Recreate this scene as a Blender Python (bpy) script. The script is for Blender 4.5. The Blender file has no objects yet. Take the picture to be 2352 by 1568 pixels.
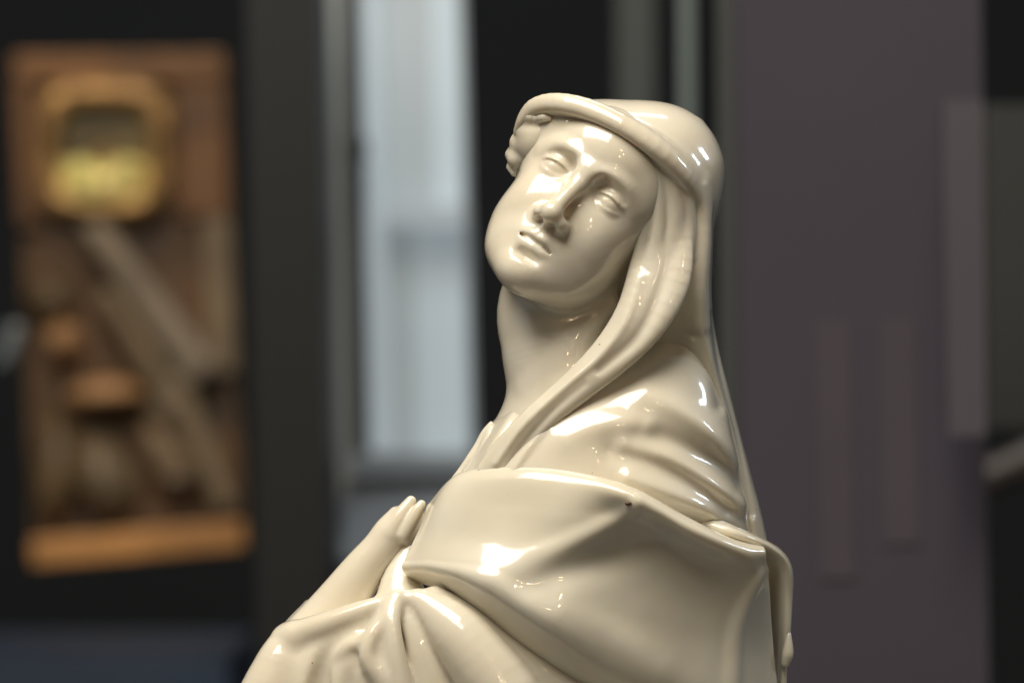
import bpy, math, random
import numpy as np
from mathutils import Vector, Matrix

# ------------------------------------------------------------------ camera, world, lights
S = 1e-4                     # statue modelling unit: 0.1 mm
CU, CV = 1176.0, 784.0       # centre of the statue modelling frame
BASE_Z = 1.35                # eye height
FOCAL = 200.0
DIST = 0.2352 * FOCAL / 36.0
ROLL = math.radians(1.3)
scene = bpy.context.scene
col = scene.collection
cam_d = bpy.data.cameras.new('camera')
cam = bpy.data.objects.new('camera', cam_d)
col.objects.link(cam)
scene.camera = cam
cam_d.lens = FOCAL
cam_d.sensor_width = 36.0
cam_d.clip_start = 0.05
cam_d.clip_end = 60
cam.location = (0, -DIST, BASE_Z)
cam.rotation_mode = 'XYZ'
cam.rotation_euler = (math.pi/2, 0, 0)
cam.matrix_world = Matrix.Translation((0, -DIST, BASE_Z)) @ Matrix.Rotation(ROLL, 4, 'Y') @ Matrix.Rotation(math.pi/2, 4, 'X')
cam_d.dof.use_dof = True
cam_d.dof.focus_distance = DIST - 0.012
cam_d.dof.aperture_fstop = 15.5
cam_d.dof.aperture_blades = 7

world = bpy.data.worlds.new('World')
scene.world = world
world.use_nodes = True
bg = world.node_tree.nodes['Background']
bg.inputs[0].default_value = (0.68, 0.64, 0.58, 1)
bg.inputs[1].default_value = 0.05
scene.view_settings.view_transform = 'Standard'
scene.view_settings.look = 'None'
scene.view_settings.exposure = 0.0
scene.view_settings.gamma = 1.0

def area(name, loc, target, size, power, color, sy=None):
    d = bpy.data.lights.new(name, 'AREA')
    d.energy = power; d.color = color
    d.shape = 'RECTANGLE'; d.size = size; d.size_y = sy or size
    o = bpy.data.objects.new(name, d); col.objects.link(o)
    o.location = loc
    o.rotation_euler = (Vector(target) - Vector(loc)).to_track_quat('-Z', 'Y').to_euler()
    return o
HEADP = (0.02, 0, BASE_Z)
area('ceiling_light_panel', (-0.45, -0.70, BASE_Z+1.66), HEADP, 1.40, 58, (1.0, 0.915, 0.78), 1.12)
area('window_light', (-2.6, -0.6, BASE_Z+0.5), HEADP, 1.6, 2.2, (0.92, 0.95, 1.0), 1.6)
area('gallery_light', (2.0, 0.5, BASE_Z+0.9), HEADP, 0.30, 7, (0.72, 0.85, 1.0), 0.40)
area('background_fill', (0.4, 1.2, BASE_Z+2.6), (0.2, 3.0, BASE_Z), 1.2, 20, (0.97, 0.95, 1.0), 0.6)  # added fill to light the background evenly, not a known fitting
area('window_fill', (-0.15, 0.75, BASE_Z+1.1), (-0.12, 1.6, BASE_Z-0.05), 0.4, 1.3, (0.9, 0.96, 1.0)).data.spread = math.radians(75)  # added fill that brightens the window frame; no such source known
area('relief_lamp', (-0.30, 1.75, BASE_Z+0.75), (-0.25, 2.4, BASE_Z+0.05), 0.06, 0.7, (1.0, 0.72, 0.38)).data.spread = math.radians(90)
for k, (x, y, z, e) in enumerate([(0.42, -1.45, 0.95, 2.6), (0.50, -1.55, 0.72, 2.2), (0.30, -1.75, 0.62, 2.2)]):
    d = bpy.data.lights.new('spot_lamp', 'POINT'); d.energy = e; d.color = (1.0, 0.72, 0.42); d.shadow_soft_size = 0.013
    o = bpy.data.objects.new('spot_lamp', d); col.objects.link(o); o.location = (x, y, BASE_Z+z)

# ------------------------------------------------------------------ small helpers
def tag(o, label=None, cat=None, group=None, kind=None):
    if label: o['label'] = label
    if cat: o['category'] = cat
    if group: o['group'] = group
    if kind: o['kind'] = kind
    return o

def empty(name, loc=(0, 0, 0), parent=None):
    o = bpy.data.objects.new(name, None); col.objects.link(o)
    o.empty_display_size = 0.05
    o.location = loc
    if parent: o.parent = parent
    return o

def mesh_obj(name, verts, faces, mat, parent=None, smooth=True):
    me = bpy.data.meshes.new(name)
    verts = np.asarray(verts, dtype=np.float64)
    if isinstance(faces, np.ndarray):
        nf, k = faces.shape
        me.vertices.add(len(verts)); me.vertices.foreach_set('co', verts.ravel())
        me.loops.add(nf*k); me.loops.foreach_set('vertex_index', faces.ravel().astype(np.int32))
        me.polygons.add(nf)
        me.polygons.foreach_set('loop_start', np.arange(0, nf*k, k, dtype=np.int32))
        me.polygons.foreach_set('loop_total', np.full(nf, k, dtype=np.int32))
        me.update(calc_edges=True)
        me.validate()
    else:
        me.from_pydata([tuple(v) for v in verts], [], faces)
        me.update()
    if smooth:
        me.polygons.foreach_set('use_smooth', np.ones(len(me.polygons), dtype=bool))
    me.materials.append(mat)
    o = bpy.data.objects.new(name, me); col.objects.link(o)
    if parent: o.parent = parent
    return o

def to_world(P):
    """statue frame (u right, v down, w to the viewer; 0.1 mm) -> metres about the statue's own origin"""
    P = np.asarray(P, dtype=np.float64)
    return np.stack([(P[:, 0]-CU)*S, -P[:, 2]*S, (CV-P[:, 1])*S], 1)

# ------------------------------------------------------------------ materials
def nt(name):
    m = bpy.data.materials.new(name); m.use_nodes = True
    n = m.node_tree.nodes; l = m.node_tree.links
    return m, n, l, n['Principled BSDF']

def porcelain():
    m, n, l, b = nt('glazed_porcelain')
    tc = n.new('ShaderNodeTexCoord')
    no = n.new('ShaderNodeTexNoise'); no.inputs['Scale'].default_value = 28; no.inputs['Detail'].default_value = 3
    l.new(tc.outputs['Object'], no.inputs['Vector'])
    r = n.new('ShaderNodeValToRGB')
    r.color_ramp.elements[0].position = 0.35; r.color_ramp.elements[0].color = (0.745, 0.68, 0.545, 1)
    r.color_ramp.elements[1].position = 0.68; r.color_ramp.elements[1].color = (0.81, 0.765, 0.65, 1)
    l.new(no.outputs['Fac'], r.inputs['Fac'])
    # sparse brown kiln specks
    vo = n.new('ShaderNodeTexVoronoi'); vo.inputs['Scale'].default_value = 95
    l.new(tc.outputs['Object'], vo.inputs['Vector'])
    lt = n.new('ShaderNodeMath'); lt.operation = 'LESS_THAN'; lt.inputs[1].default_value = 0.022
    l.new(vo.outputs['Distance'], lt.inputs[0])
    mx = n.new('ShaderNodeMixRGB'); mx.inputs[2].default_value = (0.30, 0.20, 0.11, 1)
    l.new(lt.outputs[0], mx.inputs[0]); l.new(r.outputs[0], mx.inputs[1])
    l.new(mx.outputs[0], b.inputs['Base Color'])
    b.inputs['Roughness'].default_value = 0.33
    b.inputs['IOR'].default_value = 1.45
    b.inputs['Specular IOR Level'].default_value = 0.3
    b.inputs['Subsurface Weight'].default_value = 0.25
    b.inputs['Subsurface Radius'].default_value = (1.0, 0.7, 0.35)
    b.inputs['Subsurface Scale'].default_value = 0.004
    b.inputs['Coat Weight'].default_value = 1.0
    b.inputs['Coat Roughness'].default_value = 0.075
    b.inputs['Coat IOR'].default_value = 1.55
    # glaze: faint orange-peel
    n2 = n.new('ShaderNodeTexNoise'); n2.inputs['Scale'].default_value = 90; n2.inputs['Detail'].default_value = 2
    l.new(tc.outputs['Object'], n2.inputs['Vector'])
    bp = n.new('ShaderNodeBump'); bp.inputs['Strength'].default_value = 0.06; bp.inputs['Distance'].default_value = 0.004
    l.new(n2.outputs['Fac'], bp.inputs['Height'])
    l.new(bp.outputs['Normal'], b.inputs['Normal']); l.new(bp.outputs['Normal'], b.inputs['Coat Normal'])
    return m
def plain0(name, c):
    m, n, l, b = nt(name); b.inputs['Base Color'].default_value = c+(1,); b.inputs['Roughness'].default_value = 0.3
    no = n.new('ShaderNodeTexNoise'); no.inputs['Scale'].default_value = 300
    bp = n.new('ShaderNodeBump'); bp.inputs['Strength'].default_value = 0.1
    l.new(no.outputs['Fac'], bp.inputs['Height']); l.new(bp.outputs['Normal'], b.inputs['Normal'])
    return m
PORC = porcelain()

# ------------------------------------------------------------------ implicit modelling
f32 = np.float32
def smin(a, b, k):
    h = np.clip(0.5+0.5*(b-a)/k, 0, 1)
    return b+(a-b)*h - k*h*(1-h)
def smax(a, b, k): return -smin(-a, -b, k)
def sub(a, b, k): return smax(a, -b, k)
def sphere(P, c, r): return np.sqrt(((P-np.array(c, f32))**2).sum(1))-r
def ell(P, c, r, R=None):
    q = P-np.array(c, f32)
    if R is not None: q = q @ np.array(R, f32)
    r = np.array(r, f32)
    k0 = np.sqrt(((q/r)**2).sum(1)); k1 = np.sqrt(((q/(r*r))**2).sum(1))+1e-9
    return k0*(k0-1)/k1
def cap(P, a, b, ra, rb=None):
    a = np.array(a, f32); b = np.array(b, f32); rb = ra if rb is None else rb
    ab = b-a; t = np.clip(((P-a)@ab)/(ab@ab), 0, 1)
    return np.sqrt(((P-a-t[:, None]*ab)**2).sum(1))-(ra+(rb-ra)*t)
def crom(pts, n):
    """Catmull-Rom resample of an (m,k) list to n points"""
    p = np.array(pts, float)
    if p.ndim == 1: p = p[:, None]
    m = len(p)
    e = np.vstack([2*p[0]-p[1], p, 2*p[-1]-p[-2]])
    t = np.linspace(0, m-1, n); i = np.minimum(t.astype(int), m-2); f = (t-i)[:, None]
    a, b, c, d = e[i], e[i+1], e[i+2], e[i+3]
    return 0.5*(2*b+(c-a)*f+(2*a-5*b+4*c-d)*f**2+(3*b-a-3*c+d)*f**3)
def path(P, pts, n=20):
    """nearest point on a smooth path of (x,y,z,extra...) -> distance, vector, tangent, extras"""
    q = crom(pts, n).astype(f32)
    best = np.full(len(P), 1e9, f32); val = np.zeros((len(P), q.shape[1]), f32); tan = np.zeros((len(P), 3), f32)
    for i in range(n-1):
        a = q[i, :3]; ab = q[i+1, :3]-a
        t = np.clip(((P-a)@ab)/(ab@ab+1e-9), 0, 1)
        d = np.sqrt(((P-a-t[:, None]*ab)**2).sum(1))
        m = d < best
        best[m] = d[m]; val[m] = q[i]+t[m, None]*(q[i+1]-q[i]); tan[m] = ab/np.sqrt(ab@ab+1e-9)
    return best, val, tan
def culled(g):
    """evaluate a path primitive only near its own box; far points get a large distance"""
    def run(P, pts, n=20, **kw):
        q = np.array(pts, float); m = q[:, 3].max()*1.25+max(8.0, 0.9*q[:, 3].max(), MARG)
        ok = ((P >= q[:, :3].min(0)-m) & (P <= q[:, :3].max(0)+m)).all(1)
        out = np.full(len(P), 1e3, f32)
        if ok.any(): out[ok] = g(P[ok], pts, n, **kw)
        return out
    return run
MARG = 10.0
@culled
def tube(P, pts, n=20):
    """round tube, pts rows (x,y,z,r)"""
    d, v, _ = path(P, pts, n)
    return d-v[:, 3]
@culled
def ribbon(P, pts, n=20, face=(0, 0, 1)):
    """flat tube, pts rows (x,y,z,halfwidth,halfthick[,facex,facey,facez])"""
    d, v, t = path(P, pts, n)
    f = v[:, 5:8] if v.shape[1] >= 8 else np.broadcast_to(np.array(face, f32), (len(P), 3))
    f = f-(f*t).sum(1)[:, None]*t
    f = f/(np.sqrt((f*f).sum(1))[:, None]+1e-9)
    s = np.cross(t, f)
    o = P-v[:, :3]
    a = (o*s).sum(1)/v[:, 3]; b = (o*f).sum(1)/v[:, 4]; c = (o*t).sum(1)/v[:, 4]
    k0 = np.sqrt(a*a+b*b+c*c)
    k1 = np.sqrt((a/v[:, 3])**2+(b/v[:, 4])**2+(c/v[:, 4])**2)+1e-9
    return k0*(k0-1)/k1
def column(P, rows, p=2.0):
    """stack of rounded sections, rows (v, u_left, u_right, w_back, w_front)"""
    r = crom(rows, 120)
    v = P[:, 1]; I = lambda k: np.interp(v, r[:, 0], r[:, k]).astype(f32)
    l, rr, wb, wf = I(1), I(2), I(3), I(4)
    hu = (rr-l)/2; hw = (wf-wb)/2
    a = np.abs(P[:, 0]-(l+rr)/2)/hu; b = np.abs(P[:, 2]-(wb+wf)/2)/hw
    k = (a**p+b**p)**(1/p)
    d = (k-1)*np.minimum(hu, hw)*0.8
    return np.maximum(d, np.maximum(r[0, 0]-v, v-r[-1, 0]))
def pl2(P, pts, n=24):
    """distance in the frontal plane to a path, rows (u,v,extra...)"""
    q = np.array(pts, float); z = np.zeros((len(q), 1))
    d = np.full(len(P), 1e3, f32); x = np.ones((len(P), q.shape[1]-2), f32)
    m = 2.6*q[:, 3].max()
    ok = ((P[:, :2] >= q[:, :2].min(0)-m) & (P[:, :2] <= q[:, :2].max(0)+m)).all(1)
    if ok.any():
        Q = np.column_stack([P[ok, 0], P[ok, 1], np.zeros(int(ok.sum()))]).astype(f32)
        dd, v, t = path(Q, np.hstack([q[:, :2], z, q[:, 2:]]), n)
        d[ok] = dd; x[ok] = v[:, 3:]
    return d, x, None

def surface(f, lo, hi, step, proj=1):
    lo = np.array(lo, float); hi = np.array(hi, float)
    B = 4
    nb = np.ceil((hi-lo)/(step*B)).astype(int)
    n = nb*B+1
    # coarse
    cg = [lo[i]+step*B*(np.arange(nb[i])+0.5) for i in range(3)]
    X = np.stack(np.meshgrid(*cg, indexing='ij'), -1).reshape(-1, 3).astype(f32)
    dc = f(X).reshape(nb)
    act = np.abs(dc) < step*B*1.75
    D = np.repeat(np.repeat(np.repeat(dc, B, 0), B, 1), B, 2)
    D = np.pad(D, ((0, 1), (0, 1), (0, 1)), mode='edge').astype(f32)
    m = np.repeat(np.repeat(np.repeat(act, B, 0), B, 1), B, 2)
    M = np.zeros(n, bool); M[:-1, :-1, :-1] = m
    for ax in range(3):
        sl = [slice(None)]*3; sr = [slice(None)]*3
        sl[ax] = slice(1, None); sr[ax] = slice(0, -1)
        M2 = M.copy(); M2[tuple(sl)] |= M[tuple(sr)]; M = M2
    idx = np.argwhere(M)
    pts = (lo+idx*step).astype(f32)
    vals = np.concatenate([f(c) for c in np.array_split(pts, max(1, len(pts)//400000))])
    D[M] = vals
    # surface nets
    s = D < 0
    c = np.zeros(np.array(n)-1, np.int8)
    for i in (0, 1):
        for j in (0, 1):
            for k in (0, 1):
                c += s[i:n[0]-1+i, j:n[1]-1+j, k:n[2]-1+k]
    cells = np.argwhere((c > 0) & (c < 8))
    vid = np.full(c.shape, -1, np.int64); vid[tuple(cells.T)] = np.arange(len(cells))
    acc = np.zeros((len(cells), 3)); cnt = np.zeros(len(cells))
    cr = [(i, j, k) for i in (0, 1) for j in (0, 1) for k in (0, 1)]
    for a in cr:
        for ax in range(3):
            if a[ax]: continue
            b = list(a); b[ax] = 1
            da = D[tuple((cells+a).T)]; db = D[tuple((cells+b).T)]
            x = (da < 0) != (db < 0)
            t = da/(da-db+1e-12)
            pos = np.array(a, float)[None].repeat(len(cells), 0); pos[:, ax] = t
            acc[x] += pos[x]; cnt[x] += 1
    V = lo+(cells+acc/cnt[:, None])*step
    F = []
    for ax in range(3):
        sl = [slice(None)]*3; sr = [slice(None)]*3
        sl[ax] = slice(0, -1); sr[ax] = slice(1, None)
        A = s[tuple(sl)]; Bn = s[tuple(sr)]
        e = np.argwhere(A != Bn)
        o1, o2 = (ax+1) % 3, (ax+2) % 3
        ok = (e[:, o1] > 0) & (e[:, o2] > 0) & (e[:, o1] < n[o1]-1) & (e[:, o2] < n[o2]-1)
        e = e[ok]
        inside = A[tuple(e.T)]
        q = []
        for d1, d2 in ((-1, -1), (0, -1), (0, 0), (-1, 0)):
            g = e.copy(); g[:, o1] += d1; g[:, o2] += d2
            q.append(vid[tuple(g.T)])
        q = np.stack(q, 1)
        q[~inside] = q[~inside][:, ::-1]
        F.append(q)
    F = np.concatenate(F)
    F = F[(F >= 0).all(1)]
    for _ in range(proj):                       # settle the vertices on the surface along the mesh normals
        d1 = V[F[:, 2]]-V[F[:, 0]]; d2 = V[F[:, 3]]-V[F[:, 1]]
        fn = np.cross(d1, d2)
        N = np.stack([sum(np.bincount(F[:, j], fn[:, k], len(V)) for j in range(4)) for k in range(3)], 1)
        N /= np.linalg.norm(N, axis=1, keepdims=True)+1e-9
        d0 = f(V.astype(f32))
        V = V-N*np.clip(d0, -0.5*step, 0.5*step)[:, None]*0.8
    return V, F

def relax(V, F, it=2, lam=0.5):
    V = V.copy(); n = len(V)
    E = np.concatenate([F[:, [0, 1]], F[:, [1, 2]], F[:, [2, 3]], F[:, [3, 0]]])
    a = np.concatenate([E[:, 0], E[:, 1]]); b = np.concatenate([E[:, 1], E[:, 0]])
    deg = np.bincount(a, minlength=n).astype(float)
    for i in range(it):
        for l in (lam, -lam*1.04):
            m = np.stack([np.bincount(a, V[b, k], n) for k in range(3)], 1)/np.maximum(deg, 1)[:, None]
            V += l*(m-V)
    return V

def sculpt(name, f, lo, hi, step, parent, mat=PORC, it=2):
    V, F = surface(f, lo, hi, step)
    V = relax(V, F, it)
    # statue frame is left-handed against the world: flip the faces
    return mesh_obj(name, to_world(V), F[:, ::-1].copy(), mat, parent)

def sheet(name, grid, nu, nv, thick, parent, disp=None, mat=PORC, edge=6.0):
    """smooth sheet through a grid of control points, thickened with rounded rims"""
    G = np.array(grid, float)                       # rows x cols x 3
    A = np.stack([crom(r, nu) for r in G])          # rows x nu x 3
    A = crom(A.reshape(len(G), -1), nv).reshape(nv, nu, 3)
    def nrm(A):
        du = np.gradient(A, axis=1); dv = np.gradient(A, axis=0)
        N = np.cross(du, dv); N /= np.linalg.norm(N, axis=2, keepdims=True)+1e-9
        return N
    N = nrm(A)
    if disp is not None:
        h = disp(A.reshape(-1, 3).astype(f32)).reshape(nv, nu)
        A = A+N*h[..., None]
        N = nrm(A)
    lu = np.linalg.norm(np.diff(A, axis=1), axis=2).cumsum(1); lu = np.pad(lu, ((0, 0), (1, 0)))
    lv = np.linalg.norm(np.diff(A, axis=0), axis=2).cumsum(0); lv = np.pad(lv, ((1, 0), (0, 0)))
    de = np.minimum(np.minimum(lu, lu[:, -1:]-lu), np.minimum(lv, lv[-1:]-lv))
    x = np.clip(1-de/(thick*0.5), 0, 1)
    t = thick*0.5*np.sqrt(1-x*x)
    F1 = A+N*t[..., None]; F2 = A-N*t[..., None]
    V = np.concatenate([F1.reshape(-1, 3), F2.reshape(-1, 3)])
    i = np.arange(nv*nu).reshape(nv, nu)
    q = np.stack([i[:-1, :-1], i[:-1, 1:], i[1:, 1:], i[1:, :-1]], -1).reshape(-1, 4)
    F = np.concatenate([q[:, ::-1], q+nv*nu])
    # weld the rims (zero thickness there)
    remap = np.arange(2*nv*nu)
    bd = np.zeros((nv, nu), bool); bd[0] = bd[-1] = True; bd[:, 0] = bd[:, -1] = True
    remap[nv*nu:][bd.ravel()] = i[bd]
    F = remap[F]
    used = np.unique(F); new = np.full(2*nv*nu, -1); new[used] = np.arange(len(used))
    return mesh_obj(name, to_world(V[used]), new[F], mat, parent)

# ------------------------------------------------------------------ head frame
HS = 2.5
def rotm(a, b, c):
    a, b, c = map(math.radians, (a, b, c))
    ca, sa, cb, sb, cc, sc = math.cos(a), math.sin(a), math.cos(b), math.sin(b), math.cos(c), math.sin(c)
    Rx = np.array([[1, 0, 0], [0, ca, -sa], [0, sa, ca]]); Ry = np.array([[cb, 0, sb], [0, 1, 0], [-sb, 0, cb]])
    Rz = np.array([[cc, -sc, 0], [sc, cc, 0], [0, 0, 1]])
    return Rz @ Ry @ Rx
HM = rotm(-4, -16, -34)
HO = np.array([1370.0, 469.0, 0.0])
def to_head(P):
    q = (P-HO.astype(f32))*np.array([1, -1, 1], f32)
    return (q @ HM.astype(f32))/HS
def from_head(p):
    q = (HM @ np.array(p, float))*HS
    return HO+q*np.array([1, -1, 1])

def face(H):
    """female classical face, mm, x her left, y up, z forward"""
    global MARG
    MARG = 12.0
    X = H.copy(); X[:, 0] = np.abs(X[:, 0])
    d = ell(H, (0, 14, -8), (71, 78, 90))                         # cranium
    d = smin(d, ell(H, (0, -40, 26), (62, 66, 60)), 22)           # facial mass
    d = smin(d, ell(H, (0, 38, 41), (58, 44, 48)), 22)            # forehead
    d = smin(d, ell(X, (46, 14, 30), (24, 44, 36)), 20)           # temple
    d = smin(d, ell(X, (30, -38, 57.5), (24, 29, 23)), 20)          # cheek
    d = smin(d, ell(X, (36, -64, 28), (24, 30, 36)), 24)          # jaw
    d = smin(d, ell(X, (21, -84, 55), (25, 23, 27)), 20)          # lower cheek
    d = smin(d, ell(H, (0, -67, 67.5), (33, 27, 24)), 14)           # muzzle
    d = smin(d, ell(H, (0, -97, 71), (24, 18, 20)), 18)
    d = smin(d, ell(H, (0, -97, 77), (16, 13, 15)), 12)           # chin
    base = d
    ok = (np.abs(d) < 30) & (H[:, 2] > 40) & (H[:, 1] > -115) & (H[:, 1] < 45) & (X[:, 0] < 66)
    if not ok.any(): return base
    H = H[ok]; X = X[ok]; d = d[ok]
    d = smin(d, tube(X, [(4, 12, 82, 7), (20, 19, 82, 6.5), (36, 19, 76, 6), (50, 9, 62, 5)], 14), 9)  # brow
    d = sub(d, ell(X, (29, 2.8, 92.5), (20, 13.5, 16)), 9)            # socket
    d = sub(d, ell(X, (18.5, 5, 88), (8.5, 10, 13)), 7)                # inner corner
    # eyeball and lids
    eb = sphere(X, (30, -1, 66.6), 13.8)
    yl = X[:, 1]; xl = X[:, 0]-30
    up = 4.0-0.014*xl*xl-0.03*xl           # upper lid margin
    lowl = -5.6+0.012*xl*xl-0.03*xl        # lower lid margin
    shell = sphere(X, (30, -1, 66.6), 16.4)
    ul = smax(shell, up-yl, 1.6)
    ll = smax(sphere(X, (30, -1.5, 66.5), 15.0), yl-lowl, 2.4)
    e = smin(smin(eb, ul, 0.8), ll, 0.8)
    d = smin(d, e, 3.2)
    d = sub(d, tube(X, [(17, 4, 83, 1.1), (24, 10.4, 83.5, 1.5), (32, 11.6, 83, 1.6), (43, 7, 77, 1.3)], 14), 3.0)  # lid crease
    # nose
    n = tube(H, [(0, 12, 82, 9), (0, -2, 86.5, 8.2), (0, -20, 96, 7.6), (0, -36, 103, 8.0)], 16)
    n = smin(n, ell(H, (0, -39.5, 104), (9.8, 8.2, 8.5)), 5)
    n = smin(n, ell(X, (11.8, -43.5, 94.5), (6.6, 7, 9.5)), 7)
    n = smin(n, cap(H, (0, -43, 104), (0, -52, 92), 4.5), 4)
    d = smin(d, n, 9.5)
    d = sub(d, ell(X, (6.6, -51.5, 100), (4.0, 4.5, 6.0)), 2.5)   # nostril
    # mouth
    ulp = tube(X, [(0, -63.6, 92.2, 4.0), (7, -63.0, 91.2, 4.2), (16, -66, 86, 2.8), (24, -69.6, 79.6, 1.2)], 14)
    llp = tube(X, [(0, -73.6, 89.6, 4.7), (9, -73.2, 87.8, 4.3), (17, -71.5, 83.8, 3.0), (23, -69.8, 80, 1.3)], 14)
    lips = smin(ulp, llp, 1.2)
    d = smin(d, lips, 4.5)
    d = sub(d, tube(X, [(0, -68.8, 95.5, 1.9), (8, -68.2, 94, 1.9), (16, -69, 88, 1.6), (24.5, -70.6, 80.8, 0.7)], 16), 1.8)
    d = sub(d, ell(H, (0, -83.5, 93), (13, 3.8, 6)), 5)           # mentolabial groove
    d = sub(d, cap(H, (0, -56, 97.5), (0, -61, 98.5), 1.0), 3)    # philtrum
    base[ok] = d
    return base

def f_body(P):
    global MARG
    d = face(to_head(P))*HS
    MARG = 40.0
    d = smin(d, tube(P, [(1305, 275, 95, 34), (1256, 302, 50, 46), (1226, 340, 5, 44), (1222, 400, -40, 40)], 14), 26)        # mass of hair at the far temple
    # neck and chest
    nk = ribbon(P, [(1400, 540, -40, 130, 140), (1288, 690, -20, 138, 140), (1285, 790, 0, 134, 145), (1300, 875, 10, 138, 158), (1308, 960, 20, 146, 162), (1315, 1060, 20, 150, 165)], 40)
    nk = smin(nk, ell(P, (1325, 1135, 20), (268, 222, 208)), 70)
    d = smin(d, nk, 26)
    d = smin(d, tube(P, [(1400, 700, 90, 22), (1290, 820, 125, 18), (1215, 890, 95, 8)], 14), 36)
    return d

def A(rows):
    """control rows (u,v,w,...) read off at a given depth -> points in the statue frame (unprojected)"""
    o = []
    for r in rows:
        k = 1-r[2]*S/DIST
        o.append((CU+(r[0]-CU)*k, CV+(r[1]-CV)*k, r[2])+tuple(x*k if j < 2 else x for j, x in enumerate(r[3:])))
    return o

# ---- veil ---------------------------------------------------------------------------------
RIM = A([(1192, 300, 26, 8, 11), (1202, 268, 58, 10, 15), (1226, 241, 95, 11, 17), (1275, 231, 134, 12, 19), (1345, 245, 168, 15, 22),
         (1430, 285, 196, 19, 26), (1510, 341, 198, 22, 29), (1562, 397, 172, 21, 27), (1588, 438, 142, 15, 20), (1602, 478, 116, 7, 10)])
DRAPE = [(290, 1540, 1600, -140, -20), (340, 1520, 1630, -180, 50), (380, 1500, 1648, -200, 90), (440, 1480, 1652, -200, 110), (500, 1470, 1641, -190, 125), (600, 1470, 1636, -180, 128), (700, 1470, 1636, -180, 112), (800, 1480, 1652, -190, 84),
         (900, 1500, 1678, -200, 60), (1000, 1520, 1704, -210, 48), (1100, 1540, 1731, -210, 36), (1220, 1560, 1762, -220, 24), (1420, 1580, 1800, -240, 0)]
STRIP = A([(1535, 480, 128, 50, 20), (1530, 560, 150, 64, 22), (1512, 645, 172, 74, 24), (1472, 732, 190, 64, 24), (1406, 813, 198, 50, 22),
           (1322, 890, 202, 40, 20), (1235, 965, 199, 38, 20), (1165, 1050, 184, 46, 20), (1120, 1140, 174, 60, 22)])
LOCKS = [A([(1464, 320, 176, 10, 12), (1476, 400, 176, 18, 14), (1482, 480, 165, 20, 18), (1476, 570, 150, 20, 18), (1456, 660, 140, 20, 16)]),
         A([(1495, 345, 180, 20, 13), (1512, 430, 174, 20, 14), (1514, 520, 164, 20, 16), (1500, 620, 160, 20, 16)]),
         A([(1535, 385, 176, 20, 14), (1550, 460, 166, 22, 16), (1550, 560, 158, 22, 16), (1530, 660, 150, 22, 16)]),
         A([(1570, 430, 160, 18, 14), (1580, 500, 148, 18, 16), (1578, 590, 138, 18, 16)])]
def f_veil(P):
    global MARG
    MARG = 60.0
    H = to_head(P)
    d = ell(P, (1430, 412, 0), (186, 182, 210))
    d = smin(d, ell(P, (1522, 398, -20), (142, 158, 185)), 44)
    d = smin(d, ell(P, (1335, 362, 40), (150, 128, 150)), 40)
    # open it in front of the rim
    a, b, c = (np.array(RIM[k][:3]) for k in (1, 5, 8))
    nn = np.cross(b-a, c-a); nn /= np.linalg.norm(nn)
    if nn[2] < 0: nn = -nn
    pd = (P-((a+b+c)/3).astype(f32)) @ nn.astype(f32)
    d = smax(d, pd-2, 14)
    d = sub(d, ell(H, (0, 12, -8), (66, 72, 84))*HS, 3)
    d = smin(d, ribbon(P, RIM, 30, face=(0.25, 0.75, 0.6)), 46)
    # side drape
    dr = column(P, DRAPE, 3.2)
    for pts in DR_FOLDS:
        e, x, _ = pl2(P, pts)
        dr = dr-x[:, 0]*np.exp(-(e/x[:, 1])**2)*np.clip((P[:, 2]+40)/60, 0, 1)
    d = smin(d, dr, 30)
    st = ribbon(P, STRIP, 30, face=(-0.25, -0.05, 1.0))
    for pts in ST_FOLDS:
        e, x, _ = pl2(P, pts)
        st = st-x[:, 0]*np.exp(-(e/x[:, 1])**2)
    lk = np.full(len(P), 1e3, f32)
    for L in LOCKS: lk = smin(lk, ribbon(P, L, 16, face=(0.3, 0, 1)), 7)
    st = smin(st, lk, 12)
    d = smin(d, ribbon(P, A([(1604, 420, 96, 24, 30), (1608, 540, 112, 26, 30), (1604, 650, 108, 24, 28), (1606, 740, 80, 24, 26)]), 14), 16)
    d = smin(d, st, 8)
    return d
DR_FOLDS = [[(1614, 430, 5, 10), (1620, 560, 6, 10), (1612, 680, 7, 11), (1618, 780, 8, 13), (1660, 920, 7, 13), (1700, 1060, 7, 12), (1735, 1230, 5, 12)],
            [(1592, 700, -4, 9), (1590, 760, -10, 14)],
            [(1632, 720, -5, 7), (1650, 850, -6, 8), (1690, 1000, -6, 8), (1726, 1180, -5, 8)]]
ST_FOLDS = [[(1462, 640, 7, 16), (1430, 740, 8, 14), (1370, 820, 7, 11), (1290, 890, 6, 9), (1200, 975, 6, 9), (1140, 1060, 6, 9)],
            [(1540, 560, -6, 14), (1515, 660, -9, 17), (1462, 770, -9, 15), (1375, 850, -5, 10)],
            [(1340, 880, -2, 8), (1270, 940, -4, 8), (1200, 1020, -5, 8), (1160, 1090, -6, 8)]]
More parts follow.
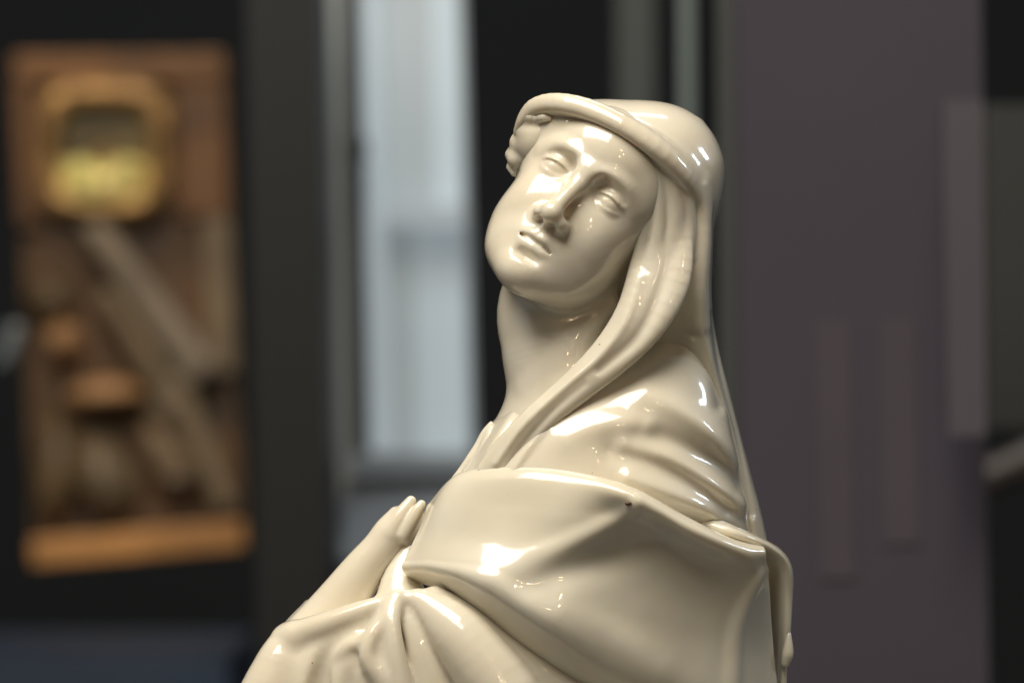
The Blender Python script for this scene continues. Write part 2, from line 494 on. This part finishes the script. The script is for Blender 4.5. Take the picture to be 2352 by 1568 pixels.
# ---- hair waves at the temple ----------------------------------------------------------------
CURLS = [[(1202, 270, 64, 13), (1216, 268, 88, 15), (1228, 272, 98, 10), (1244, 270, 112, 13), (1256, 272, 118, 8)], [(1190, 296, 34, 9), (1210, 304, 66, 10), (1236, 306, 92, 7)],
         [(1180, 326, 6, 12), (1198, 334, 40, 13), (1216, 328, 62, 8)], [(1168, 356, -14, 14), (1180, 366, 10, 18), (1196, 366, 30, 11)], [(1166, 384, -24, 9), (1176, 398, -10, 9)]]
def f_hair(P):
    global MARG
    MARG = 40.0
    d = ell(P, (1240, 322, 10), (58, 76, 92))
    d = smin(d, ell(P, (1196, 350, -14), (25, 46, 44)), 18)
    for c in CURLS: d = smin(d, tube(P, [(p[0]+5, p[1], p[2]-4, p[3]*0.9) for p in A(c)], 10), 17)
    return d
# ---- tunic over chest and shoulder -----------------------------------------------------------
TUNIC = [(742, 1520, 1590, -60, 20), (775, 1490, 1602, -110, 70), (830, 1400, 1625, -150, 135), (880, 1280, 1652, -180, 180), (950, 1150, 1672, -200, 222), (1050, 1075, 1690, -220, 258),
         (1140, 1020, 1712, -240, 268), (1200, 1010, 1720, -250, 225), (1260, 1000, 1730, -260, 190), (1420, 1000, 1750, -280, 160)]
TU_FOLDS = [[(1470, 985, -9, 26), (1540, 1010, -13, 24), (1620, 1055, -14, 26), (1690, 1110, -8, 22)],
            [(1400, 1035, -8, 24), (1480, 1050, -12, 24), (1570, 1095, -13, 24), (1660, 1160, -9, 22)],
            [(1300, 1000, 6, 30), (1390, 965, 12, 28), (1480, 975, 10, 22)],
            [(1480, 900, 8, 30), (1560, 940, 12, 24), (1640, 1000, 12, 22), (1690, 1060, 6, 20)],
            [(1430, 1020, 6, 18), (1530, 1050, 10, 18), (1630, 1105, 10, 18), (1700, 1160, 6, 18)],
            [(1440, 1090, 8, 18), (1540, 1130, 10, 18), (1640, 1180, 10, 18), (1720, 1225, 8, 18)],
            [(1600, 780, -5, 10), (1640, 850, -8, 12), (1650, 930, -8, 14)],
            [(1180, 940, 6, 9), (1130, 1020, 7, 9), (1095, 1090, 7, 9)], [(1215, 960, -6, 7), (1160, 1030, -7, 7), (1125, 1090, -7, 7)],
            [(1250, 975, 6, 10), (1200, 1040, 7, 9), (1170, 1090, 7, 9)]]
TU_FOLDS = [[(u, v, a_*0.85, w_*1.1) for u, v, a_, w_ in f] for f in TU_FOLDS]
def f_tunic(P):
    d = column(P, TUNIC, 2.15)
    for pts in TU_FOLDS:
        e, x, _ = pl2(P, pts)
        d = d-x[:, 0]*np.exp(-(e/x[:, 1])**2)*np.clip((P[:, 2]-0)/80, 0, 1)
    return d
# ---- collar on the far side ------------------------------------------------------------------
def f_collar(P):
    global MARG
    MARG = 40.0
    d = tube(P, A([(1128, 972, 60, 5), (1114, 995, 66, 10), (1102, 1022, 70, 12), (1084, 1052, 74, 13), (1064, 1082, 74, 13), (1045, 1112, 72, 16)]), 14)
    d = smin(d, tube(P, A([(1130, 985, 75, 8), (1116, 1020, 88, 10), (1098, 1068, 100, 15), (1085, 1110, 108, 18)]), 12), 16)
    d = smin(d, tube(P, A([(1130, 1000, 85, 10), (1115, 1060, 100, 16), (1100, 1120, 110, 24)]), 12), 14)
    return d
# ---- hand and forearm -------------------------------------------------------------------------
def f_hand(P):
    global MARG
    MARG = 50.0
    d = ribbon(P, A([(700, 1480, 40, 66, 60), (770, 1400, 40, 62, 58), (832, 1312, 40, 50, 48), (872, 1262, 40, 44, 42), (900, 1222, 40, 42, 36), (922, 1190, 38, 34, 26)]), 20)
    d = smin(d, tube(P, A([(898, 1225, 55, 24), (915, 1195, 55, 21), (930, 1170, 52, 17), (944, 1150, 48, 12.5)]), 12), 8)   # index
    d = smin(d, tube(P, A([(925, 1228, 62, 20), (945, 1195, 66, 16), (958, 1172, 66, 13), (968, 1157, 64, 10)]), 12), 5)     # middle
    d = smin(d, tube(P, A([(935, 1240, 50, 18), (960, 1210, 58, 14), (976, 1186, 58, 11), (984, 1172, 56, 8)]), 12), 4)    # ring
    d = smin(d, tube(P, A([(940, 1255, 30, 15), (968, 1232, 36, 11), (986, 1212, 38, 7.5)]), 10), 4)                      # little
    d = smin(d, tube(P, A([(868, 1268, 10, 18), (905, 1215, -8, 15), (938, 1185, -6, 11)]), 10), 8)                      # thumb
    return d
# ---- robe: sleeve and skirt folds in front -------------------------------------------------------
SKIRT = [(1380, 700, 1480, -250, 90), (1450, 640, 1560, -280, 140), (1550, 620, 1640, -300, 150), (1700, 600, 1740, -320, 180), (2000, 580, 1820, -330, 260), (2400, 560, 1850, -340, 270)]
ROBE = [A([(675, 1484, 110, 60), (650, 1540, 120, 72), (620, 1640, 125, 90), (600, 1800, 120, 110)]),          # sleeve lobe
        A([(690, 1462, 140, 40), (760, 1434, 170, 34), (840, 1402, 195, 26), (905, 1374, 212, 14)]),            # top ridge
        A([(755, 1512, 185, 16), (805, 1486, 226, 18), (850, 1462, 238, 17), (895, 1405, 226, 16)]),             # cross ridge
        A([(912, 1376, 214, 13), (876, 1432, 244, 17), (848, 1480, 256, 20), (850, 1520, 260, 23), (885, 1570, 256, 32), (930, 1660, 236, 50)]),
        A([(914, 1378, 214, 14), (902, 1420, 250, 18), (908, 1490, 268, 22), (925, 1580, 270, 30), (950, 1680, 248, 50)]),
        A([(925, 1368, 206, 14), (975, 1387, 214, 38), (1040, 1444, 230, 66), (1100, 1515, 246, 78), (1170, 1620, 255, 90), (1230, 1800, 260, 110)]),
        A([(1000, 1366, 190, 22), (1120, 1446, 195, 46), (1230, 1540, 195, 66), (1350, 1650, 180, 85), (1460, 1780, 190, 110)])]
def f_robe(P):
    global MARG
    MARG = 70.0
    d = column(P, SKIRT, 2.2)
    d = smin(d, ell(P, (925, 1612, 108), (325, 238, 150)), 40)
    d = smin(d, tube(P, A([(940, 1270, 40, 30), (922, 1330, 55, 46), (925, 1400, 75, 72)]), 8), 20)
    for r in ROBE: d = smin(d, tube(P, r, 18), 20)
    d = smin(d, ribbon(P, A([(908, 1385, 205, 12, 10), (890, 1440, 240, 24, 14), (878, 1495, 254, 36, 16), (892, 1570, 256, 46, 20), (930, 1660, 235, 60, 30)]), 14, face=(-0.2, -0.2, 1)), 12)
    d = smin(d, ribbon(P, A([(896, 1392, 205, 10, 10), (835, 1435, 200, 26, 16), (775, 1470, 180, 34, 20), (715, 1510, 160, 40, 26)]), 14, face=(-0.2, -0.5, 1)), 14)
    d = smin(d, ribbon(P, A([(830, 1470, 214, 22, 16), (812, 1510, 222, 34, 20), (825, 1570, 230, 44, 24), (850, 1660, 230, 50, 30)]), 10, face=(-0.2, -0.2, 1)), 14)
    d = sub(d, tube(P, A([(768, 1472, 222, 5), (742, 1512, 214, 16), (732, 1590, 222, 28), (735, 1700, 240, 34)]), 12), 24)
    d = sub(d, tube(P, A([(808, 1535, 262, 5), (800, 1565, 262, 14), (808, 1650, 272, 28)]), 12), 22)
    d = smin(d, ribbon(P, A([(922, 1378, 204, 12, 10), (940, 1420, 226, 22, 14), (965, 1490, 242, 30, 16), (1000, 1600, 248, 40, 20)]), 14), 12)
    d = sub(d, tube(P, A([(948, 1440, 272, 6), (962, 1480, 284, 12), (992, 1545, 298, 22), (1020, 1620, 300, 30)]), 12), 16)
    return d

# ------------------------------------------------------------------ the statue
root = empty('porcelain_statue')
tag(root, 'glossy cream porcelain statue of a veiled woman gazing upward, hand on her chest', 'statue')
sculpt('body', f_body, (1020, 150, -300), (1700, 1120, 340), 3.6, root)
sculpt('veil', f_veil, (1080, 170, -330), (1840, 1400, 290), 4.0, root)
sculpt('hair', f_hair, (1110, 220, -80), (1640, 720, 260), 3.2, root)
sculpt('tunic', f_tunic, (920, 730, -320), (1800, 1440, 340), 5.0, root)
sculpt('collar', f_collar, (1000, 930, 0), (1150, 1150, 150), 2.6, root)
sculpt('hand', f_hand, (600, 1100, -60), (1020, 1560, 150), 3.0, root)
sculpt('robe', f_robe, (440, 1220, -380), (1900, 2380, 420), 6.0, root)
# mantle: rows from behind the rim over the front to the tucked hem
MROWS = [
 [(1005, 1160, 60), (1062, 1110, 120), (1180, 1100, 180), (1320, 1115, 215), (1450, 1152, 240), (1590, 1215, 200), (1690, 1250, 140), (1770, 1290, 60)],
 [(984, 1168, 70), (1058, 1094, 140), (1180, 1079, 205), (1320, 1092, 262), (1450, 1126, 300), (1590, 1201, 268), (1680, 1244, 215), (1757, 1264, 150)],
 [(978, 1190, 80), (1045, 1115, 162), (1180, 1098, 232), (1320, 1110, 296), (1452, 1144, 345), (1590, 1220, 315), (1700, 1264, 245), (1757, 1275, 185)],
 [(965, 1222, 95), (1030, 1165, 180), (1172, 1165, 250), (1312, 1180, 308), (1458, 1200, 302), (1590, 1262, 258), (1722, 1320, 195), (1762, 1340, 110)],
 [(945, 1262, 110), (1015, 1235, 194), (1165, 1245, 277), (1300, 1265, 308), (1455, 1295, 270), (1585, 1340, 232), (1698, 1395, 178), (1768, 1420, 80)],
 [(932, 1290, 118), (1005, 1285, 212), (1140, 1305, 300), (1278, 1365, 322), (1430, 1405, 276), (1575, 1440, 222), (1685, 1480, 168), (1775, 1500, 60)],
 [(926, 1302, 118), (1000, 1304, 216), (1122, 1338, 308), (1252, 1420, 334), (1398, 1508, 290), (1550, 1570, 228), (1680, 1610, 165), (1788, 1620, 50)],
 [(932, 1312, 100), (1003, 1322, 188), (1116, 1366, 284), (1238, 1454, 302), (1372, 1548, 262), (1535, 1625, 205), (1680, 1660, 145), (1790, 1700, 40)],
 [(950, 1328, 60), (1014, 1352, 138), (1106, 1408, 205), (1212, 1494, 222), (1340, 1596, 200), (1510, 1680, 165), (1670, 1730, 120), (1790, 1800, 30)],
]
MFOLDS = [[(1452, 1152, 8, 14), (1385, 1195, 13, 20), (1295, 1243, 11, 24), (1200, 1285, 5, 26), (1125, 1318, 1, 26)],
          [(1500, 1225, -10, 44), (1400, 1265, -14, 40), (1300, 1300, -10, 36), (1210, 1335, -4, 30)],
          [(1757, 1278, 4, 8), (1722, 1330, 9, 13), (1690, 1400, 11, 16), (1674, 1480, 11, 18), (1668, 1640, 10, 20)],
          [(1300, 1385, 6, 40), (1400, 1450, 8, 44), (1500, 1520, 6, 44)]]
def m_disp(P):
    h = np.zeros(len(P), f32)
    for pts in MFOLDS:
        e, x, _ = pl2(P, pts)
        h += x[:, 0]*np.exp(-(e/x[:, 1])**2)
    return h
sheet('mantle', [A(r) for r in MROWS], 220, 150, 16, root, m_disp)
# back fold of the mantle hanging behind the arm
BROWS = [
 [(1590, 1168, 120), (1676, 1206, 150), (1745, 1238, 105), (1785, 1260, 40), (1790, 1275, -40)],
 [(1600, 1205, 165), (1690, 1230, 186), (1760, 1252, 130), (1806, 1285, 50), (1808, 1310, -50)],
 [(1680, 1280, 80), (1745, 1290, 70), (1792, 1290, 85), (1817, 1320, 50), (1812, 1350, -60)],
 [(1740, 1370, -10), (1765, 1370, 0), (1795, 1370, 50), (1815, 1375, 45), (1808, 1400, -70)],
 [(1755, 1450, -20), (1775, 1455, -10), (1795, 1455, 35), (1811, 1450, 40), (1800, 1470, -80)],
 [(1760, 1540, -20), (1780, 1545, -10), (1793, 1550, 20), (1802, 1545, 30), (1796, 1560, -90)],
 [(1760, 1700, -20), (1780, 1700, -10), (1793, 1700, 20), (1800, 1700, 30), (1796, 1700, -90)],
]
sheet('mantle_fold', [A(r) for r in BROWS], 90, 120, 12, root)
def f_drip(P):
    return tube(P, A([(1811, 1448, 48, 4), (1811, 1470, 52, 9), (1809, 1500, 54, 14), (1804, 1520, 52, 11)]), 12)
SPECK = plain0('kiln_speck', (0.10, 0.055, 0.03))
def f_speck(P): return ell(P, A([(1443, 1156, 352)])[0][:3], (8, 5, 6))
sculpt('kiln_speck', f_speck, (1400, 1120, 300), (1470, 1190, 390), 1.5, root, SPECK)
sculpt('glaze_drip', f_drip, (1770, 1420, 0), (1850, 1560, 100), 2.0, root)

root.matrix_world = Matrix.Translation((0, 0, BASE_Z)) @ Matrix.Rotation(ROLL, 4, 'Y')

# ------------------------------------------------------------------ surroundings
CAM = cam.matrix_world
def at(u, v, Y):
    """the point of the plane y=Y behind the statue that this part of the hall is surveyed at"""
    d = CAM.to_3x3() @ Vector(((u-CU)*S, (CV-v)*S, -DIST))
    o = CAM.translation
    return o+d*((Y-o.y)/d.y)
def plain(name, c, rough=0.6, var=0.25, scale=6.0, emit=0.0, metal=0.0):
    m, n, l, b = nt(name)
    tc = n.new('ShaderNodeTexCoord'); no = n.new('ShaderNodeTexNoise'); no.inputs['Scale'].default_value = scale; no.inputs['Detail'].default_value = 4
    l.new(tc.outputs['Object'], no.inputs['Vector'])
    r = n.new('ShaderNodeValToRGB')
    r.color_ramp.elements[0].position = 0.3; r.color_ramp.elements[1].position = 0.7
    r.color_ramp.elements[0].color = tuple(x*(1-var) for x in c)+(1,); r.color_ramp.elements[1].color = tuple(min(1, x*(1+var)) for x in c)+(1,)
    l.new(no.outputs['Fac'], r.inputs['Fac']); l.new(r.outputs[0], b.inputs['Base Color'])
    b.inputs['Roughness'].default_value = rough; b.inputs['Metallic'].default_value = metal
    if emit:
        l.new(r.outputs[0], b.inputs['Emission Color']); b.inputs['Emission Strength'].default_value = emit
    return m
def quadbox(name, uv, Y, depth, mat, parent=None, bev=0.0):
    """box whose front face has the four given survey corners (tl, tr, br, bl) on the plane y=Y"""
    f = [at(u, v, Y) for u, v in uv]
    V = [tuple(p) for p in f]+[(p.x, p.y+depth, p.z) for p in f]
    F = [(0, 3, 2, 1), (4, 5, 6, 7), (0, 1, 5, 4), (1, 2, 6, 5), (2, 3, 7, 6), (3, 0, 4, 7)]
    o = mesh_obj(name, V, F, mat, parent, smooth=False)
    if bev:
        md = o.modifiers.new('bevel', 'BEVEL'); md.width = bev; md.segments = 3
    return o
def rect(u0, v0, u1, v1): return [(u0, v0), (u1, v0), (u1, v1), (u0, v1)]

Y1, Y2, Y3 = 0.75, 2.4, 1.6
WALL = plain('charcoal_wall', (0.032, 0.038, 0.040), 0.8, 0.3, 0.6)
tag(quadbox('wall', rect(-5200, -2600, 7600, 4200), 6.0, 0.1, WALL), kind='structure')
BLACK = plain('black_metal', (0.0062, 0.0066, 0.0064), 0.5, 0.2, 3)
GREYM = plain('grey_metal', (0.13, 0.14, 0.135), 0.45, 0.15, 4)
# ---- gilt carved relief panel
GILT = plain('gilt_wood', (0.14, 0.062, 0.016), 0.5, 0.45, 22)
DARKW = plain('dark_stained_wood', (0.075, 0.037, 0.012), 0.6, 0.5, 18)
GOLD = plain('gold_leaf', (0.36, 0.215, 0.085), 0.42, 0.7, 60, metal=0.35)
GREYW = plain('silvered_wood', (0.16, 0.115, 0.065), 0.5, 0.3, 20)
BEAM = plain('worn_silver_beam', (0.21, 0.165, 0.115), 0.5, 0.25, 20)
rp = empty('relief_panel', at(300, 1280, Y2))
tag(rp, 'tall gilt and brown carved wooden relief panel with a gold square nimbus', 'relief panel')
def child(o, p):
    o.parent = p; o.matrix_parent_inverse = p.matrix_world.inverted(); return o
bpy.context.view_layer.update()
def rq(name, uv, Y, depth, mat, bev=0.002): return child(quadbox(name, uv, Y, depth, mat, None, bev), rp)
rq('back_panel', [(30, 130), (515, 125), (560, 1225), (75, 1260)], Y2, 0.02, DARKW)
rq('frame_rail', [(28, 125), (515, 120), (517, 185), (30, 190)], Y2-0.015, 0.015, GILT)
rq('frame_rail', [(70, 1240), (556, 1195), (560, 1258), (74, 1300)], Y2-0.02, 0.02, plain('lit_gilt', (0.42, 0.20, 0.06), 0.45, 0.4, 22))  # orange light on the lower rail, put into a brighter gilt
rq('frame_stile', [(28, 190), (78, 190), (92, 520), (42, 520)], Y2-0.012, 0.012, GILT)
rq('frame_stile', [(400, 185), (517, 180), (528, 500), (412, 500)], Y2-0.012, 0.012, plain('gilt_stile', (0.125, 0.054, 0.014), 0.5, 0.4, 22))
rq('frame_stile', [(460, 500), (528, 500), (545, 860), (480, 860)], Y2-0.010, 0.010, GREYW)
# nimbus: rounded square ring of gold about a sunken painted field
def ring(name, c, h, hole, Y, depth, mat, lean=0.03, n=64, p=4.5):
    V = []; F = []
    prof = [(hole, 0.0), (hole*1.02, -0.6*depth), ((h+hole)/2, -depth), (h*0.97, -0.6*depth), (h, 0.0)]
    for k in range(n):
        t = 2*math.pi*k/n; cx, sx = math.cos(t), math.sin(t)
        r = 1/((abs(cx)**p+abs(sx)**p)**(1/p))
        wob = 1+0.012*math.sin(24*t)
        for R_, dy in prof:
            q = at(c[0]+R_*r*cx*wob, c[1]+R_*r*sx*wob*1.02, Y)
            V.append((q.x, q.y+dy, q.z))
    m = len(prof)
    for k in range(n):
        for j in range(m-1):
            a = k*m+j; b = ((k+1) % n)*m+j
            F.append((a, b, b+1, a+1))
    return mesh_obj(name, V, F, mat, None)
def lump(name, u, v, ru, rv, mat, dep=0.03, ang=0.0):
    import bmesh
    bm = bmesh.new(); bmesh.ops.create_icosphere(bm, subdivisions=3, radius=1.0)
    c = at(u, v, Y2); k = (c-at(u+1, v, Y2)).length
    rnd = random.Random(int(u*7+v))
    ph = [rnd.uniform(0, 6) for _ in range(3)]
    for q in bm.verts:
        g = 1+0.10*math.sin(5*q.co.x+ph[0])*math.sin(4*q.co.z+ph[1])
        x, z = q.co.x*ru*k*g, q.co.z*rv*k*g
        q.co = (x*math.cos(ang)-z*math.sin(ang)+c.x, q.co.y*dep+c.y, x*math.sin(ang)+z*math.cos(ang)+c.z)
    V = [tuple(x.co) for x in bm.verts]; F = [tuple(x.index for x in f.verts) for f in bm.faces]; bm.free()
    return child(mesh_obj(name, V, F, mat, None), rp)
child(ring('nimbus', (243, 345), 156, 100, Y2-0.004, 0.026, GOLD), rp)
rq('nimbus_field', rect(146, 246, 342, 450), Y2-0.008, 0.004, plain('olive_gold', (0.12, 0.088, 0.03), 0.5, 0.6, 26))
lump('nimbus_gold', 240, 428, 130, 72, plain('lit_gold', (0.95, 0.66, 0.23), 0.4, 0.6, 70, metal=0.3), 0.034)  # lit lower half of the nimbus, put into a brighter gold
lump('nimbus_gold', 235, 375, 40, 36, plain('dull_gold', (0.26, 0.17, 0.06), 0.4, 0.5, 24, metal=0.3), 0.026)
# carved beams and figure lumps
rq('beam', [(170, 520), (240, 505), (505, 840), (440, 900)], Y2-0.035, 0.03, BEAM, 0.008)
rq('beam', [(215, 670), (260, 650), (445, 930), (400, 985)], Y2-0.03, 0.025, GREYW, 0.008)
rq('beam', [(350, 860), (430, 850), (548, 1170), (500, 1190)], Y2-0.03, 0.025, GREYW, 0.008)
SKIN = plain('gilded_flesh', (0.36, 0.20, 0.09), 0.5, 0.3, 20)
lump('carved_head', 148, 785, 44, 48, SKIN, 0.04)
lump('carved_arm', 245, 905, 100, 36, SKIN, 0.045, 0.05)
lump('carved_drapery', 240, 1090, 70, 110, GREYW, 0.035, 0.35)
lump('carved_drapery', 390, 1050, 55, 110, plain('bronze_wood', (0.15, 0.10, 0.055), 0.5, 0.4, 20), 0.03, 0.5)
lump('carved_drapery', 130, 1080, 55, 130, plain('umber_wood', (0.13, 0.085, 0.04), 0.5, 0.4, 20), 0.03, -0.1)
lump('carved_drapery', 120, 690, 60, 60, plain('brown_wood', (0.10, 0.065, 0.03), 0.5, 0.4, 20), 0.025, 0.2)
lump('carved_drapery', 390, 930, 50, 60, BEAM, 0.03, 0.4)
lump('carved_foot', 410, 1095, 40, 22, BEAM, 0.04, -0.3)
# ---- tall pale window
PANE = plain('daylit_curtain', (0.40, 0.455, 0.48), 0.6, 0.06, 3, emit=0.50)
PANE2 = plain('daylit_curtain_thick', (0.32, 0.355, 0.365), 0.6, 0.06, 3, emit=0.46)
FRAME = plain('window_frame_grey', (0.24, 0.26, 0.27), 0.5, 0.1, 3)
wd = empty('tall_window', at(920, 1260, Y3))
tag(wd, 'tall pale window with a grey frame and rounded inner corner', 'window')
bpy.context.view_layer.update()
def wq(name, uv, Y, depth, mat, bev=0.0): return child(quadbox(name, uv, Y, depth, mat, None, bev), wd)
wq('jamb', [(726, -200), (778, -200), (806, 1090), (760, 1250)], Y3-0.02, 0.06, plain('window_jamb', (0.36, 0.37, 0.34), 0.5, 0.1, 3))
wq('groove', [(778, -200), (822, -200), (850, 1060), (806, 1090)], Y3, 0.04, plain('window_groove', (0.05, 0.052, 0.05), 0.5, 0.1, 3))
wq('pane', [(822, -200), (865, -200), (890, 1040), (850, 1040)], Y3+0.01, 0.02, PANE)
wq('pane', [(865, -200), (985, -200), (1000, 470), (880, 470)], Y3+0.02, 0.02, PANE2)
wq('pane', [(985, -200), (1050, -200), (1064, 470), (1000, 470)], Y3+0.02, 0.02, PANE)
wq('rail', [(880, 470), (1064, 470), (1066, 520), (882, 520)], Y3-0.005, 0.03, plain('window_rail', (0.36, 0.40, 0.42), 0.5, 0.05, 3, emit=0.42))
wq('pane', [(882, 520), (950, 520), (962, 1040), (892, 1040)], Y3+0.02, 0.02, PANE2)
wq('pane', [(950, 520), (1066, 520), (1080, 1040), (962, 1040)], Y3+0.02, 0.02, PANE)
wq('sill', [(800, 1040), (1085, 1040), (1090, 1085), (806, 1095)], Y3-0.02, 0.05, plain('window_sill', (0.30, 0.33, 0.35), 0.5, 0.1, 3))
wq('apron', [(760, 1090), (1092, 1085), (1098, 1290), (772, 1290)], Y3-0.01, 0.04, plain('window_apron', (0.36, 0.40, 0.45), 0.5, 0.15, 3))
wq('hinge', rect(812, 318, 840, 365), Y3-0.03, 0.03, BLACK)
wq('frame_stile', [(1048, -200), (1060, -200), (1095, 1090), (1082, 1090)], Y3-0.02, 0.05, FRAME)
# ---- dark pillars, glass case edges, purple screen
tag(quadbox('pillar', [(560, -300), (722, -300), (765, 1900), (600, 1900)], Y3-0.3, 0.2, BLACK), 'black pillar between the gilt relief and the pale window', 'pillar')
GL = plain('greenish_glass_edge', (0.16, 0.19, 0.18), 0.3, 0.1, 3)
GL2 = plain('dim_glass_edge', (0.060, 0.066, 0.062), 0.3, 0.1, 3)
tag(quadbox('glass_case_edge', [(1415, -300), (1500, -300), (1510, 1700), (1425, 1700)], 1.6, 0.02, GL2), 'wide dim glass case edge rising behind the veiled head', 'glass edge')
tag(quadbox('glass_case_edge', [(1560, -300), (1590, -300), (1600, 1700), (1570, 1700)], 1.2, 0.01, GL), 'narrow pale green glass edge rising behind the veil', 'glass edge')
tag(quadbox('glass_case_edge', [(1648, -300), (1700, -300), (1712, 1700), (1660, 1700)], 0.9, 0.01, plain('grey_glass_edge', (0.085, 0.088, 0.085), 0.3, 0.1, 3)), 'grey glass case edge along the side of the purple screen', 'glass edge')
PUR = plain('mauve_fabric', (0.056, 0.048, 0.068), 0.75, 0.10, 5)
tag(quadbox('display_screen', [(1690, -300), (2250, -300), (2275, 1900), (1712, 1900)], Y1, 0.03, PUR), 'wide muted purple display screen behind the statue', 'screen')
STREAK = plain('streak_tint', (0.070, 0.058, 0.073), 0.6, 0.2, 5)  # reflections in the glass, coloured in as thin flush strips
tag(quadbox('reflection_streak', [(1875, 740), (1955, 740), (1965, 1330), (1885, 1330)], Y1-0.0008, 0.004, STREAK), 'longer of two faint pale reflection streaks coloured onto the purple screen', 'reflection_streak')
tag(quadbox('reflection_streak', [(2022, 730), (2106, 730), (2114, 1250), (2032, 1250)], Y1-0.0008, 0.004, STREAK), 'shorter of two faint pale reflection streaks coloured onto the purple screen', 'reflection_streak')
tag(quadbox('cover_strip', [(2165, 230), (2258, 230), (2266, 1000), (2180, 1000)], Y1-0.05, 0.02, plain('mauve_grey', (0.088, 0.080, 0.098), 0.5, 0.1, 3)), 'lighter mauve strip fixed along the border of the purple screen', 'strip')
tag(quadbox('case_back', [(2262, 240), (2500, 240), (2510, 980), (2270, 980)], Y1+0.3, 0.02, plain('dark_green_grey', (0.026, 0.028, 0.026), 0.6, 0.2, 3)), 'dark greenish panel beside the purple screen', 'panel')

# ---- shelf coloured for a blue glow; pale reflection smear built as a plate
tag(quadbox('display_shelf', [(-400, 1515), (520, 1515), (560, 2000), (-400, 2000)], 1.6, 0.3, plain('blue_glow_tint', (0.017, 0.028, 0.048), 0.5, 0.3, 3)), 'display shelf below the gilt relief panel, coloured for a blue glow', 'shelf')
SMEAR = plain('smear_tint', (0.14, 0.155, 0.155), 0.4, 0.2, 6)
tag(quadbox('clip', [(20, 735), (58, 750), (20, 840), (-20, 850)], 1.9, 0.01, SMEAR, None, 0.004), 'small pale plate drawing a reflected smear beside the gilt relief panel', 'clip')
# ---- ghostly arm-like reflection beside the screen, modelled as a solid
def f_arm(P):
    global MARG
    MARG = 40
    d = tube(P, [(2480, 1000, 0, 62), (2380, 1030, 0, 50), (2300, 1062, 0, 40), (2250, 1082, 0, 36)], 12)
    for k, (a, b) in enumerate([((2195, 1085, 10), (2150, 1100, 12)), ((2200, 1105, 12), (2152, 1125, 14)), ((2210, 1122, 8), (2165, 1146, 10)), ((2222, 1138, 2), (2185, 1162, 4)), ((2210, 1060, 18), (2180, 1055, 24))]):
        d = smin(d, cap(P, (2250, 1085, 0), a, 26, 13), 8); d = smin(d, cap(P, a, b, 13, 9), 5)
    return d
V, F = surface(f_arm, (2100, 900, -80), (2560, 1200, 90), 6.0)
W = [at(p[0]+25, p[1]+10, Y1+0.65) for p in V]; kk = (at(1, 0, Y1)-at(0, 0, Y1)).length
W = np.array([(q.x, q.y-p[2]*kk, q.z) for p, q in zip(V, W)])
tag(mesh_obj('arm_reflection', W, F[:, ::-1].copy(), plain('reflection_brown', (0.042, 0.031, 0.025), 0.5, 0.3, 12)), 'brown arm shape standing for a reflection, half hidden behind the border of the purple screen', 'arm reflection')
# ---- plinth under the statue
PL = plain('grey_plinth', (0.10, 0.10, 0.10), 0.5, 0.1, 3)
V = []; 
for z in (BASE_Z-0.156, BASE_Z-1.35):
    V += [(-0.13, -0.13, z), (0.15, -0.13, z), (0.15, 0.12, z), (-0.13, 0.12, z)]
o = mesh_obj('plinth', V, [(0, 1, 2, 3), (7, 6, 5, 4), (0, 4, 5, 1), (1, 5, 6, 2), (2, 6, 7, 3), (3, 7, 4, 0)], PL, None, smooth=False)
tag(o, 'plain grey plinth carrying the porcelain statue', 'plinth')
